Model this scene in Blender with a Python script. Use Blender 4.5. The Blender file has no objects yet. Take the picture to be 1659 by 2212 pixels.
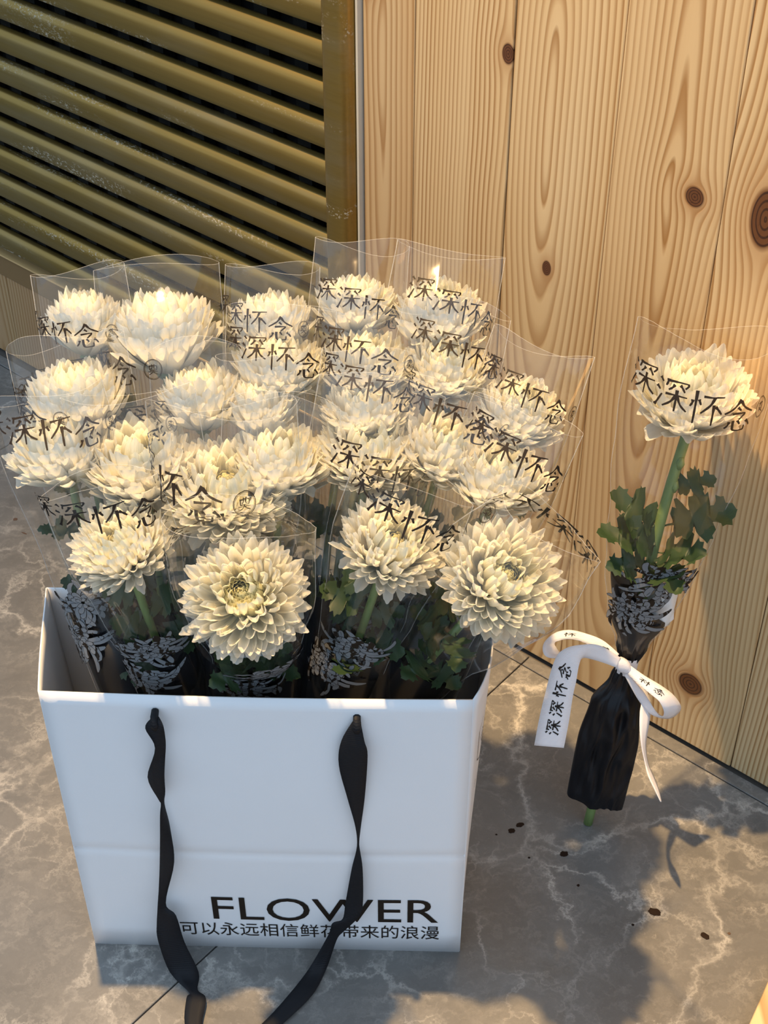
import bpy, bmesh, math, random
from mathutils import Vector, Matrix, noise

random.seed(7)
SC = bpy.context.scene
COL = SC.collection
R_ = math.radians

# ------------------------------------------------------------------ camera
W_PX, H_PX, F_PX = 1659.0, 2212.0, 3300.0
PITCH = R_(40.0)
CAM_H = 1.30
cp, sp = math.cos(PITCH), math.sin(PITCH)
cam = bpy.data.cameras.new('camera')
cam.sensor_fit = 'HORIZONTAL'
cam.sensor_width = 36.0
cam.lens = 36.0 * F_PX / W_PX
cam.clip_start = 0.02
camo = bpy.data.objects.new('camera', cam)
COL.objects.link(camo)
camo.location = (0, 0, CAM_H)
camo.rotation_euler = (R_(90) - PITCH, 0, 0)
SC.camera = camo

# ------------------------------------------------------------------ world: even, cool daylight
wd = bpy.data.worlds.new('world')
SC.world = wd
wd.use_nodes = True
bg = wd.node_tree.nodes['Background']
bg.inputs[0].default_value = (0.58, 0.77, 1.0, 1)
bg.inputs[1].default_value = 1.18

# ------------------------------------------------------------------ warm ceiling downlights in front of the shop wall
def lamp(name, kind, loc, energy, color, radius, target=None, spot=None, blend=0.3):
    l = bpy.data.lights.new(name, kind)
    l.energy = energy
    l.color = color
    l.shadow_soft_size = radius
    o = bpy.data.objects.new(name, l)
    COL.objects.link(o)
    o.location = loc
    if target is not None:
        o.rotation_euler = (Vector(target) - Vector(loc)).to_track_quat('-Z', 'Y').to_euler()
    if kind == 'SPOT':
        l.spot_size = R_(spot)
        l.spot_blend = blend
    return o
lamp('downlight', 'SPOT', (-0.39, 1.18, 2.60), 490, (1.0, 0.65, 0.29), 0.025, (0.30, 0.90, 0), 57, 1.0)
lamp('wall_lamp', 'POINT', (0.383, 1.033, 0.52), 0.35, (1.0, 0.50, 0.14), 0.04)

SC.view_settings.view_transform = 'Standard'
SC.view_settings.look = 'None'
SC.view_settings.gamma = 1.0
SC.view_settings.use_curve_mapping = False
SC.view_settings.exposure = 0.0
SC.cycles.transparent_max_bounces = 24
SC.cycles.max_bounces = 6
SC.cycles.diffuse_bounces = 4
SC.cycles.glossy_bounces = 2
SC.cycles.transmission_bounces = 6
SC.cycles.caustics_reflective = False
SC.cycles.use_light_tree = False
SC.cycles.adaptive_threshold = 0.035
SC.cycles.caustics_refractive = False

# ------------------------------------------------------------------ place frame
WP = Vector((0.1582, 1.2965, 0.0))          # a point on the foot of the wall
WD = Vector((0.7634, -0.6459, 0.0)).normalized()   # along the wall, to the right
WN = Vector((-0.6459, -0.7634, 0.0)).normalized()  # out of the wall
def wall_pt(s, z, off=0.0):
    return WP + WD * s + WN * off + Vector((0, 0, z))
WALL_M = Matrix((( WD.x, -WN.x, 0, WP.x), (WD.y, -WN.y, 0, WP.y), (0, 0, 1, 0), (0, 0, 0, 1)))
# wall frame: x along the wall, y into the wall, z up

def ray(u, v):
    a = (u - W_PX / 2) / F_PX
    b = (H_PX / 2 - v) / F_PX
    return Vector((a, cp + b * sp, -sp + b * cp))
EYE = Vector((0, 0, CAM_H))
def on_y(u, v, y):
    r = ray(u, v); return EYE + r * (y / r.y)
def on_z(u, v, z):
    r = ray(u, v); return EYE + r * ((z - CAM_H) / r.z)
def on_depth(u, v, d):
    return EYE + ray(u, v) * d          # forward distance d
def on_wall(u, v, off):
    r = ray(u, v)
    return EYE + r * ((WP.dot(WN) + off - EYE.dot(WN)) / r.dot(WN))

# ------------------------------------------------------------------ object helpers
def link(name, data, parent=None, mat=None):
    o = bpy.data.objects.new(name, data)
    COL.objects.link(o)
    if parent is not None:
        o.parent = parent
    if mat is not None and data is not None:
        mats = mat if isinstance(mat, (list, tuple)) else [mat]
        for m in mats:
            data.materials.append(m)
    return o
def mesh_from(name, verts, faces, smooth=True, mids=None):
    me = bpy.data.meshes.new(name)
    me.from_pydata([tuple(v) for v in verts], [], faces)
    if smooth:
        me.polygons.foreach_set('use_smooth', [True] * len(me.polygons))
    if mids:
        me.polygons.foreach_set('material_index', mids)
    me.update()
    return me
def tag(o, label=None, cat=None, group=None, kind=None):
    if label: o['label'] = label
    if cat: o['category'] = cat
    if group: o['group'] = group
    if kind: o['kind'] = kind
    return o
def empty(name, loc):
    o = bpy.data.objects.new(name, None)
    COL.objects.link(o)
    o.location = loc
    o.empty_display_size = 0.02
    return o
class MB:
    """vertex / face collector"""
    def __init__(self): self.v = []; self.f = []; self.m = []
    def add(self, verts, faces, mi=0):
        b = len(self.v)
        self.v += [Vector(x) for x in verts]
        self.f += [tuple(i + b for i in q) for q in faces]
        self.m += [mi] * len(faces)
    def box(self, lo, hi, mi=0):
        x0, y0, z0 = lo; x1, y1, z1 = hi
        self.add([(x0,y0,z0),(x1,y0,z0),(x1,y1,z0),(x0,y1,z0),(x0,y0,z1),(x1,y0,z1),(x1,y1,z1),(x0,y1,z1)],
                 [(0,3,2,1),(4,5,6,7),(0,1,5,4),(1,2,6,5),(2,3,7,6),(3,0,4,7)], mi)
    def tube(self, pts, rad, n=8, mi=0, caps=True):
        pts = [Vector(p) for p in pts]
        rads = rad if isinstance(rad, (list, tuple)) else [rad] * len(pts)
        vs, fs = [], []
        ref = Vector((0.31, 0.2, 0.93))
        for i, p in enumerate(pts):
            t = (pts[min(i + 1, len(pts) - 1)] - pts[max(i - 1, 0)]).normalized()
            x = t.cross(ref)
            if x.length < 1e-4: x = t.cross(Vector((1, 0, 0)))
            x.normalize(); y = t.cross(x)
            for k in range(n):
                a = 2 * math.pi * k / n
                vs.append(p + (x * math.cos(a) + y * math.sin(a)) * rads[i])
        for i in range(len(pts) - 1):
            for k in range(n):
                k2 = (k + 1) % n
                fs.append((i*n+k, i*n+k2, (i+1)*n+k2, (i+1)*n+k))
        if caps:
            fs.append(tuple(range(n - 1, -1, -1)))
            fs.append(tuple(range((len(pts)-1)*n, len(pts)*n)))
        self.add(vs, fs, mi)
    def grid(self, rows, mi=0, closed=False):
        n = len(rows[0]); vs = [p for r in rows for p in r]; fs = []
        for i in range(len(rows) - 1):
            for k in range(n if closed else n - 1):
                k2 = (k + 1) % n
                fs.append((i*n+k, i*n+k2, (i+1)*n+k2, (i+1)*n+k))
        self.add(vs, fs, mi)
    def build(self, name, mat=None, parent=None, smooth=True):
        me = mesh_from(name, self.v, self.f, smooth, self.m)
        return link(name, me, parent, mat)
def solid(o, th, off=0.0):
    m = o.modifiers.new('solid', 'SOLIDIFY'); m.thickness = th; m.offset = off
    return o
def bevel(o, w, seg=2):
    m = o.modifiers.new('bevel', 'BEVEL'); m.width = w; m.segments = seg; m.limit_method = 'ANGLE'
    return o
def catmull(pts, n):
    """pts list of equal-length tuples -> n samples per span"""
    out = []
    P = [pts[0]] + list(pts) + [pts[-1]]
    for i in range(1, len(P) - 2):
        for k in range(n):
            t = k / n; t2 = t*t; t3 = t2*t
            out.append(tuple(0.5 * (2*b + (c-a)*t + (2*a-5*b+4*c-d)*t2 + (3*b-a-3*c+d)*t3)
                             for a, b, c, d in zip(P[i-1], P[i], P[i+1], P[i+2])))
    out.append(tuple(pts[-1]))
    return out

# ------------------------------------------------------------------ node helpers
class NT:
    def __init__(self, name):
        self.mat = bpy.data.materials.new(name)
        self.mat.use_nodes = True
        self.t = self.mat.node_tree
        self.t.nodes.clear()
        self.out = self.t.nodes.new('ShaderNodeOutputMaterial')
    def n(self, typ, **kw):
        nd = self.t.nodes.new(typ)
        for k, v in kw.items(): setattr(nd, k, v)
        return nd
    def put(self, sock, val):
        if val is None: return
        if isinstance(val, bpy.types.NodeSocket): self.t.links.new(val, sock)
        else:
            if isinstance(val, (tuple, list)) and len(val) == 3 and sock.type == 'RGBA': val = (*val, 1)
            sock.default_value = val
    def math(self, op, a, b=None, c=None, clamp=False):
        nd = self.n('ShaderNodeMath', operation=op, use_clamp=clamp)
        self.put(nd.inputs[0], a); self.put(nd.inputs[1], b); self.put(nd.inputs[2], c)
        return nd.outputs[0]
    def add(self, a, b): return self.math('ADD', a, b)
    def sub(self, a, b): return self.math('SUBTRACT', a, b)
    def mul(self, a, b): return self.math('MULTIPLY', a, b)
    def mix(self, f, a, b):
        nd = self.n('ShaderNodeMix', data_type='RGBA')
        self.put(nd.inputs[0], f); self.put(nd.inputs[6], a); self.put(nd.inputs[7], b)
        return nd.outputs[2]
    def ramp(self, f, stops, interp='LINEAR'):
        nd = self.n('ShaderNodeValToRGB')
        cr = nd.color_ramp; cr.interpolation = interp
        while len(cr.elements) < len(stops): cr.elements.new(0.5)
        for e, (p, c) in zip(cr.elements, stops):
            e.position = p
            e.color = (*c, 1) if isinstance(c, (tuple, list)) else (c, c, c, 1)
        self.put(nd.inputs[0], f)
        return nd.outputs[0]
    def noise(self, vec, scale, detail=4, rough=0.55, out=0, dist=0.0):
        nd = self.n('ShaderNodeTexNoise')
        self.put(nd.inputs['Vector'], vec); nd.inputs['Scale'].default_value = scale
        nd.inputs['Detail'].default_value = detail; nd.inputs['Roughness'].default_value = rough
        nd.inputs['Distortion'].default_value = dist
        return nd.outputs[out]
    def mapping(self, vec, scale=(1,1,1), loc=(0,0,0), rot=(0,0,0)):
        nd = self.n('ShaderNodeMapping')
        self.put(nd.inputs[0], vec); nd.inputs['Scale'].default_value = scale
        nd.inputs['Location'].default_value = loc; nd.inputs['Rotation'].default_value = rot
        return nd.outputs[0]
    def vadd(self, a, b):
        nd = self.n('ShaderNodeVectorMath', operation='ADD'); self.put(nd.inputs[0], a); self.put(nd.inputs[1], b)
        return nd.outputs[0]
    def vscale(self, a, s):
        nd = self.n('ShaderNodeVectorMath', operation='SCALE'); self.put(nd.inputs[0], a); self.put(nd.inputs['Scale'], s)
        return nd.outputs[0]
    def principled(self, **kw):
        nd = self.n('ShaderNodeBsdfPrincipled')
        for k, v in kw.items(): self.put(nd.inputs[k.replace('_', ' ')], v)
        return nd
    def bump(self, h, strength, dist=0.001):
        nd = self.n('ShaderNodeBump'); self.put(nd.inputs['Height'], h)
        nd.inputs['Strength'].default_value = strength; nd.inputs['Distance'].default_value = dist
        return nd.outputs[0]
    def done(self, shader):
        self.t.links.new(shader, self.out.inputs[0]); return self.mat
def plain(name, col, rough=0.5, metal=0.0, spec=0.5):
    t = NT(name)
    p = t.principled(Base_Color=col, Roughness=rough, Metallic=metal)
    p.inputs['Specular IOR Level'].default_value = spec
    return t.done(p.outputs[0])

# ------------------------------------------------------------------ materials
def marble():
    t = NT('marble')
    pos = t.n('ShaderNodeNewGeometry').outputs['Position']
    oi = t.n('ShaderNodeObjectInfo').outputs['Random']
    cmb = t.n('ShaderNodeCombineXYZ'); t.put(cmb.inputs[0], t.mul(oi, 7.0)); t.put(cmb.inputs[1], t.mul(oi, 13.0))
    p = t.vadd(pos, cmb.outputs[0])
    warp = t.vscale(t.vadd(t.noise(p, 7.0, 9, 0.68, 1), (-0.5, -0.5, -0.5)), 0.16)
    q = t.vadd(p, warp)
    def vor(scale, w, strength_noise, seed, lo, hi):
        v = t.n('ShaderNodeTexVoronoi', feature='DISTANCE_TO_EDGE')
        t.put(v.inputs['Vector'], t.mapping(q, (1, 1, 1), (seed, seed * 2, 0))); v.inputs['Scale'].default_value = scale
        line = t.ramp(v.outputs['Distance'], [(0.0, 1.0), (w, 0.35), (w * 2.6, 0.0)])
        m = t.ramp(t.noise(p, strength_noise, 4, 0.6), [(lo, 0.0), (hi, 1.0)])
        return t.mul(line, m)
    big = vor(4.6, 0.014, 3.4, 1.3, 0.40, 0.62)
    med = vor(11.0, 0.020, 6.0, 5.1, 0.45, 0.64)
    fine = vor(27.0, 0.030, 9.0, 9.4, 0.48, 0.66)
    vein = t.math('ADD', t.math('ADD', t.mul(big, 0.95), t.mul(med, 0.70)), t.mul(fine, 0.45), clamp=True)
    cloud = t.noise(q, 9.0, 8, 0.68)
    tone = t.ramp(cloud, [(0.28, (0.104, 0.100, 0.093)), (0.5, (0.150, 0.146, 0.138)), (0.72, (0.225, 0.218, 0.206))])
    patch = t.ramp(t.noise(p, 2.6, 3, 0.5), [(0.42, 0.0), (0.60, 1.0)])
    tone = t.mix(t.mul(patch, 0.50), tone, (0.180, 0.181, 0.180))
    fibre = t.noise(t.mapping(q, (34, 120, 34), (0, 0, 0), (0, 0, 0.7)), 1.0, 5, 0.7)
    tone = t.mix(t.ramp(fibre, [(0.50, 0.0), (0.75, 0.55)]), tone, (0.30, 0.285, 0.26))
    grain = t.noise(p, 220.0, 4, 0.75)
    tone = t.mix(t.mul(grain, 0.30), tone, (0.10, 0.085, 0.07))
    col = t.mix(t.mul(vein, 0.80), tone, (0.54, 0.51, 0.46))
    pr = t.principled(Base_Color=col, Roughness=t.ramp(cloud, [(0.3, 0.30), (0.7, 0.42)]))
    pr.inputs['Specular IOR Level'].default_value = 0.4
    return t.done(pr.outputs[0])
MARBLE = marble()
GROUT = plain('grout', (0.10, 0.085, 0.07), 0.9)

def wood(name, seed, x0, d0, slope, knots, freq=230.0, tone=0.0, dark=False):
    """pine cut: growth rings about a pith line, bent around knots.  object space: x across, z along"""
    t = NT(name)
    co = t.n('ShaderNodeTexCoord').outputs['Object']
    sep = t.n('ShaderNodeSeparateXYZ'); t.put(sep.inputs[0], co)
    x, z = sep.outputs[0], sep.outputs[2]
    lowv = t.mapping(co, (6.0, 1.0, 1.6), (seed * 3.1, 0, seed * 1.7))
    w1 = t.mul(t.sub(t.noise(lowv, 1.0, 2, 0.5), 0.5), 0.020)
    midv = t.mapping(co, (24.0, 1.0, 6.0), (seed, 0, seed))
    w2 = t.mul(t.sub(t.noise(midv, 1.0, 2, 0.5), 0.5), 0.0016)
    xs = t.add(x, t.add(w1, w2))
    core = None; halo = None
    for (kx, kz, rad, el) in knots:
        dx = t.sub(x, kx); dz = t.mul(t.sub(z, kz), 1.0 / el)
        r2 = t.add(t.mul(dx, dx), t.mul(dz, dz))
        disp = t.math('DIVIDE', t.mul(dx, -1.35 * rad * rad), t.add(r2, rad * rad * 0.35))
        xs = t.add(xs, disp)
        r = t.math('DIVIDE', t.math('SQRT', r2), rad)
        c = t.ramp(r, [(0.0, 1.0), (0.80, 1.0), (1.0, 0.0)])
        h = t.ramp(t.math('DIVIDE', r, 3.2), [(0.22, 1.0), (0.6, 0.30), (1.0, 0.0)])
        rings = t.math('SINE', t.mul(r, 26.0))
        core = (c, rings) if core is None else (t.math('MAXIMUM', core[0], c), t.math('ADD', t.mul(core[1], t.sub(1.0, c)), t.mul(rings, c)))
        halo = h if halo is None else t.math('MAXIMUM', halo, h)
    dxp = t.sub(xs, x0)
    dpt = t.add(t.add(t.mul(z, slope), d0), t.mul(t.sub(t.noise(t.mapping(co, (3, 1, 2.2), (seed*5, 0, 0)), 1.0, 2), 0.5), 0.05))
    rr = t.math('SQRT', t.add(t.mul(dxp, dxp), t.mul(dpt, dpt)))
    ph = t.math('FRACT', t.mul(rr, freq))
    late = t.ramp(ph, [(0.0, 0.0), (0.40, 0.10), (0.68, 0.75), (0.86, 1.0), (1.0, 0.0)])
    ringvar = t.noise(t.n('ShaderNodeCombineXYZ').outputs[0], 1.0)
    cx = t.n('ShaderNodeCombineXYZ'); t.put(cx.inputs[0], t.mul(rr, freq * 0.16)); t.put(cx.inputs[1], seed)
    band = t.ramp(t.noise(cx.outputs[0], 1.0, 2, 0.6), [(0.30, 0.45), (0.62, 1.0)])
    fib = t.noise(t.mapping(co, (900.0, 1.0, 14.0)), 1.0, 2, 0.6)
    tint = t.noise(t.mapping(co, (14.0, 1, 1.2), (seed, 0, seed * 2)), 1.0, 2)
    base = t.mix(t.ramp(tint, [(0.3, 0.0), (0.7, 1.0)]), (0.66 - tone, 0.50 - tone, 0.285 - tone * 0.7), (0.60 - tone, 0.415 - tone, 0.205 - tone * 0.5))
    base = t.mix(t.mul(fib, 0.18), base, (0.42, 0.27, 0.12))
    lat = t.mul(late, band)
    col = t.mix(t.mul(lat, 0.92), base, (0.29, 0.135, 0.035))
    if core is not None:
        col = t.mix(t.mul(halo, 0.50), col, (0.30, 0.125, 0.035))
        kc = t.mix(t.ramp(core[1], [(0.35, 0.0), (0.75, 1.0)]), (0.12, 0.048, 0.018), (0.045, 0.018, 0.010))
        col = t.mix(core[0], col, kc)
    pr = t.principled(Base_Color=col, Roughness=0.38)
    pr.inputs['Specular IOR Level'].default_value = 0.35
    t.put(pr.inputs['Normal'], t.bump(t.sub(1.0, lat), 0.25, 0.0006))
    return t.done(pr.outputs[0])

def bronze():
    t = NT('bronze_metal')
    co = t.n('ShaderNodeTexCoord').outputs['Object']
    oi = t.n('ShaderNodeObjectInfo').outputs['Random']
    cmb = t.n('ShaderNodeCombineXYZ'); t.put(cmb.inputs[2], t.mul(oi, 9.0)); t.put(cmb.inputs[0], t.mul(oi, 1.7))
    cr = t.vadd(co, cmb.outputs[0])
    streak = t.noise(t.mapping(cr, (6, 300, 300)), 1.0, 3, 0.6)
    col = t.mix(streak, (0.235, 0.146, 0.032), (0.325, 0.208, 0.050))
    dust = t.ramp(t.noise(t.mapping(cr, (5, 30, 30)), 1.0, 3, 0.6), [(0.45, 0.0), (0.75, 1.0)])
    col = t.mix(t.mul(dust, 0.35), col, (0.32, 0.27, 0.17))
    reg = t.ramp(t.noise(t.mapping(cr, (3.2, 40, 40)), 1.0, 2, 0.4), [(0.60, 0.0), (0.68, 1.0)])
    spk = t.ramp(t.noise(t.mapping(cr, (240, 420, 420)), 1.0, 3, 0.7), [(0.55, 0.0), (0.62, 1.0)])
    wear = t.mul(reg, spk)
    col = t.mix(t.mul(wear, 0.75), col, (0.52, 0.48, 0.38))
    pr = t.principled(Base_Color=col, Roughness=t.add(0.34, t.mul(wear, 0.3)), Metallic=t.sub(0.72, t.mul(wear, 0.5)))
    return t.done(pr.outputs[0])
BRONZE = bronze()
DARK = plain('dark_void', (0.006, 0.006, 0.006), 0.8)
DARKBAR = plain('dark_bar', (0.022, 0.022, 0.018), 0.6)
PALESTRIP = plain('pale_sealant', (0.62, 0.58, 0.48), 0.5)

def petal_mat(name, tip, base, trans):
    t = NT(name)
    at = t.n('ShaderNodeAttribute', attribute_name='along')
    oi = t.n('ShaderNodeObjectInfo').outputs['Random']
    f = t.ramp(at.outputs['Fac'], [(0.0, 0.0), (0.55, 1.0)])
    col = t.mix(f, base, tip)
    col = t.mix(t.mul(oi, 0.14), col, (0.74, 0.70, 0.56))
    co = t.n('ShaderNodeTexCoord').outputs['Object']
    vein = t.noise(t.mapping(co, (3.0, 60.0, 3.0)), 1.0, 2)
    pr = t.principled(Base_Color=col, Roughness=0.55)
    pr.inputs['Specular IOR Level'].default_value = 0.25
    t.put(pr.inputs['Normal'], t.bump(vein, 0.25, 0.02))
    tr = t.n('ShaderNodeBsdfTranslucent'); t.put(tr.inputs[0], t.mix(0.35, col, (0.99, 0.95, 0.80)))
    mx = t.n('ShaderNodeMixShader'); mx.inputs[0].default_value = trans
    t.t.links.new(pr.outputs[0], mx.inputs[1]); t.t.links.new(tr.outputs[0], mx.inputs[2])
    return t.done(mx.outputs[0])
PETAL = [petal_mat('petal_outer', (0.96, 0.94, 0.86), (0.95, 0.92, 0.72), 0.54),
         petal_mat('petal_middle', (0.96, 0.93, 0.81), (0.95, 0.89, 0.60), 0.54),
         petal_mat('petal_inner', (0.96, 0.93, 0.74), (0.93, 0.86, 0.48), 0.50)]
FLORET = petal_mat('petal_centre', (0.93, 0.88, 0.55), (0.84, 0.82, 0.40), 0.4)

def film():
    t = NT('clear_film')
    lw = t.n('ShaderNodeLayerWeight'); lw.inputs[0].default_value = 0.5
    fac = t.math('ADD', t.mul(t.math('POWER', lw.outputs['Facing'], 4.0), 0.42), 0.040, clamp=True)
    tr = t.n('ShaderNodeBsdfTransparent'); tr.inputs[0].default_value = (0.985, 0.985, 0.98, 1)
    gl = t.n('ShaderNodeBsdfGlossy'); gl.inputs['Roughness'].default_value = 0.07
    gl.inputs[0].default_value = (1, 1, 1, 1)
    mx = t.n('ShaderNodeMixShader'); t.put(mx.inputs[0], fac)
    hz = t.n('ShaderNodeBsdfDiffuse'); hz.inputs[0].default_value = (0.9, 0.9, 0.9, 1)
    m0 = t.n('ShaderNodeMixShader'); m0.inputs[0].default_value = 0.010
    t.t.links.new(tr.outputs[0], m0.inputs[1]); t.t.links.new(hz.outputs[0], m0.inputs[2])
    t.t.links.new(m0.outputs[0], mx.inputs[1]); t.t.links.new(gl.outputs[0], mx.inputs[2])
    return t.done(mx.outputs[0])
FILM = film()
def film_edge(name, k):
    t = NT(name)
    tr = t.n('ShaderNodeBsdfTransparent')
    gl = t.n('ShaderNodeBsdfPrincipled'); gl.inputs['Base Color'].default_value = (0.9, 0.9, 0.88, 1); gl.inputs['Roughness'].default_value = 0.25
    mx = t.n('ShaderNodeMixShader'); mx.inputs[0].default_value = k
    t.t.links.new(tr.outputs[0], mx.inputs[1]); t.t.links.new(gl.outputs[0], mx.inputs[2])
    return t.done(mx.outputs[0])
FEDGE = film_edge('film_seam', 0.26)
FRIM = film_edge('film_cut_edge', 0.15)
INK = plain('black_ink', (0.018, 0.012, 0.008), 0.6, 0, 0.2)
PRINTGREY = plain('grey_print', (0.19, 0.20, 0.21), 0.6, 0, 0.2)
BLACKWRAP = plain('black_wrap', (0.006, 0.006, 0.008), 0.38, 0, 0.26)
def stem_mat():
    t = NT('stem_green')
    co = t.n('ShaderNodeTexCoord').outputs['Object']
    n1 = t.noise(t.mapping(co, (300, 300, 25)), 1.0, 3)
    col = t.mix(n1, (0.10, 0.17, 0.045), (0.22, 0.30, 0.10))
    return t.done(t.principled(Base_Color=col, Roughness=0.5).outputs[0])
STEM = stem_mat()
def leaf_mat():
    t = NT('leaf_green')
    co = t.n('ShaderNodeTexCoord').outputs['Object']
    n1 = t.noise(co, 60, 4)
    col = t.mix(n1, (0.011, 0.030, 0.010), (0.036, 0.070, 0.026))
    p = t.principled(Base_Color=col, Roughness=0.5)
    tr = t.n('ShaderNodeBsdfTranslucent'); tr.inputs[0].default_value = (0.10, 0.2, 0.04, 1)
    mx = t.n('ShaderNodeMixShader'); mx.inputs[0].default_value = 0.15
    t.t.links.new(p.outputs[0], mx.inputs[1]); t.t.links.new(tr.outputs[0], mx.inputs[2])
    return t.done(mx.outputs[0])
LEAF = leaf_mat()
def paper():
    t = NT('white_paper')
    co = t.n('ShaderNodeTexCoord').outputs['Object']
    n1 = t.noise(co, 35, 4)
    col = t.mix(t.mul(n1, 0.5), (0.83, 0.83, 0.84), (0.79, 0.79, 0.80))
    p = t.principled(Base_Color=col, Roughness=0.42)
    t.put(p.inputs['Normal'], t.bump(t.noise(co, 500, 2), 0.12, 0.0005))
    return t.done(p.outputs[0])
PAPER = paper()
def ribbon_mat(name, col, rough, wave):
    t = NT(name)
    co = t.n('ShaderNodeTexCoord').outputs['Object']
    w = t.n('ShaderNodeTexWave', wave_type='BANDS', bands_direction='Z'); t.put(w.inputs[0], co); w.inputs['Scale'].default_value = wave
    p = t.principled(Base_Color=col, Roughness=rough)
    p.inputs['Specular IOR Level'].default_value = 0.25
    t.put(p.inputs['Normal'], t.bump(w.outputs[1], 0.35, 0.0004))
    return t.done(p.outputs[0])
BLACKRIB = ribbon_mat('black_grosgrain', (0.007, 0.0075, 0.010), 0.65, 160.0)
WHITERIB = ribbon_mat('white_satin', (0.82, 0.80, 0.82), 0.35, 400.0)
TISSUE = plain('white_cotton', (0.85, 0.86, 0.86), 0.9)
STAIN = plain('dark_drip', (0.016, 0.008, 0.005), 0.6, 0, 0.15)
STAIN2 = plain('brown_fleck', (0.09, 0.05, 0.03), 0.6)

# ================================================================== FLOOR
floor_bm = MB()
floor_bm.box((-6, -4, -0.06), (6, 6, -0.0035))
FLOOR = floor_bm.build('floor', GROUT, None, False)
tag(FLOOR, 'grey brown marble tile floor running up to the wooden wall', None, None, 'structure')
TS = 0.80
J = Vector((-0.127 * 1.3, 0.6787 * 1.3, 0)) - WP
s_joint = J.dot(WD)
def tile(s0, s1, n0, n1):
    g = 0.0008
    b = MB(); b.box((s0 + g, -(n1 - g), -0.012), (s1 - g, -(n0 + g), 0.0))
    o = b.build('tile', MARBLE, FLOOR, False)
    o.matrix_local = WALL_M
    bevel(o, 0.0006, 1)
for i in range(-3, 4):
    a = s_joint + i * TS
    tile(a, a + TS, 0.0005, 0.018)
    for k in range(0, 4):
        tile(a, a + TS, 0.018 + k * TS, 0.018 + (k + 1) * TS)
# dried drips and flecks on the tiles
def blob(name, u, v, wpx, hpx, ang, mat, seed):
    c = on_z(u, v, 0.0)
    k = 0.00043
    rnd = random.Random(seed)
    ca, sa = math.cos(ang), math.sin(ang)
    pts = []
    for i in range(18):
        a = 2 * math.pi * i / 18
        r = 1 + rnd.uniform(-0.16, 0.16)
        x = math.cos(a) * wpx * k / 2 * r; y = math.sin(a) * hpx * k * 1.25 / 2 * r
        pts.append((c.x + x * ca - y * sa, c.y + x * sa + y * ca))
    vs = [(c.x, c.y, 0.0005)] + [(p[0], p[1], 0.0003) for p in pts]
    fs = [(0, 1 + i, 1 + (i + 1) % 18) for i in range(18)]
    link(name, mesh_from(name, vs, fs), FLOOR, mat)
for i, b in enumerate([(1123, 1782, 20, 11, 0.4, STAIN), (1105, 1795, 18, 12, 0.3, STAIN), (1218, 1845, 20, 13, 0.5, STAIN),
                       (1414, 1970, 30, 17, -0.4, STAIN), (1523, 2022, 22, 13, -0.5, STAIN), (1249, 1913, 7, 6, 0, STAIN),
                       (1367, 1998, 7, 5, 0, STAIN), (1072, 1803, 6, 4, 0, STAIN), (1143, 1853, 6, 5, 0, STAIN), (1575, 2017, 8, 6, 0, STAIN2),
                       (33, 1122, 14, 10, 0.3, STAIN2), (52, 1152, 20, 4, -0.5, STAIN2)]):
    blob('stain', b[0], b[1], b[2], b[3], b[4], b[5], i)

# ================================================================== WOODEN WALL
wall_bm = MB(); wall_bm.box((-0.2350, 0.022, 0.0), (1.6, 0.08, 1.5))
WALL = wall_bm.build('wall_right', DARK, None, False)
WALL.matrix_world = WALL_M
tag(WALL, 'pine plank wall with knots and vertical grain', None, None, 'structure')
def plank(parent, s0, s1, z0, z1, mat, y=0.0, th=0.022):
    w = s1 - s0
    b = MB(); b.box((-w / 2 + 0.0004, y, z0), (w / 2 - 0.0004, y + th, z1))
    o = b.build('plank', mat, parent, False)
    o.location = ((s0 + s1) / 2, 0, 0)
    bevel(o, 0.0012, 2)
    return o
PP = 0.1150
S0 = -0.0535 - PP
seams = [S0 + PP * i for i in range(0, 16)]
plank_specs = [
    dict(x0=0.08, d0=0.02, slope=0.01, knots=[(0.052, 0.725, 0.0075, 1.5)]),                  # knot high on the plank beside the post
    dict(x0=-0.010, d0=0.075, slope=-0.115, knots=[(-0.004, 0.5225, 0.0058, 1.6)]),           # cathedral figure
    dict(x0=0.006, d0=0.05, slope=-0.075, knots=[(0.0295, 0.652, 0.0105, 1.05)]),
    dict(x0=-0.09, d0=0.03, slope=0.01, knots=[(-0.016, 0.655, 0.016, 2.0), (-0.006, 0.092, 0.0165, 1.0)]),
    dict(x0=0.10, d0=0.04, slope=0.02, knots=[]),
]
# narrow strip next to the post
plank(WALL, -0.2345, seams[0], 0.004, 1.5, wood('pine_edge', 3.3, -0.01, 0.02, -0.035, [(-0.026, 0.745, 0.006, 1.4)], 150, 0.05))
for i in range(len(seams) - 1):
    if i < len(plank_specs):
        sp_ = plank_specs[i]
        m = wood('pine_%d' % i, 1.7 + i * 2.3, sp_['x0'], sp_['d0'], sp_['slope'], sp_['knots'], [210, 150, 160, 190, 190][i], [0.0, 0.0, 0.02, 0.0, 0.01][i])
    elif i == len(plank_specs):
        m = wood('pine_far', 31.0, 0.09, 0.03, 0.01, [], 240)
    plank(WALL, seams[i], seams[i + 1], 0.004, 1.5, m, y=(0.0, 0.0012, 0.0004, 0.0, 0.0008)[i % 5])

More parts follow.
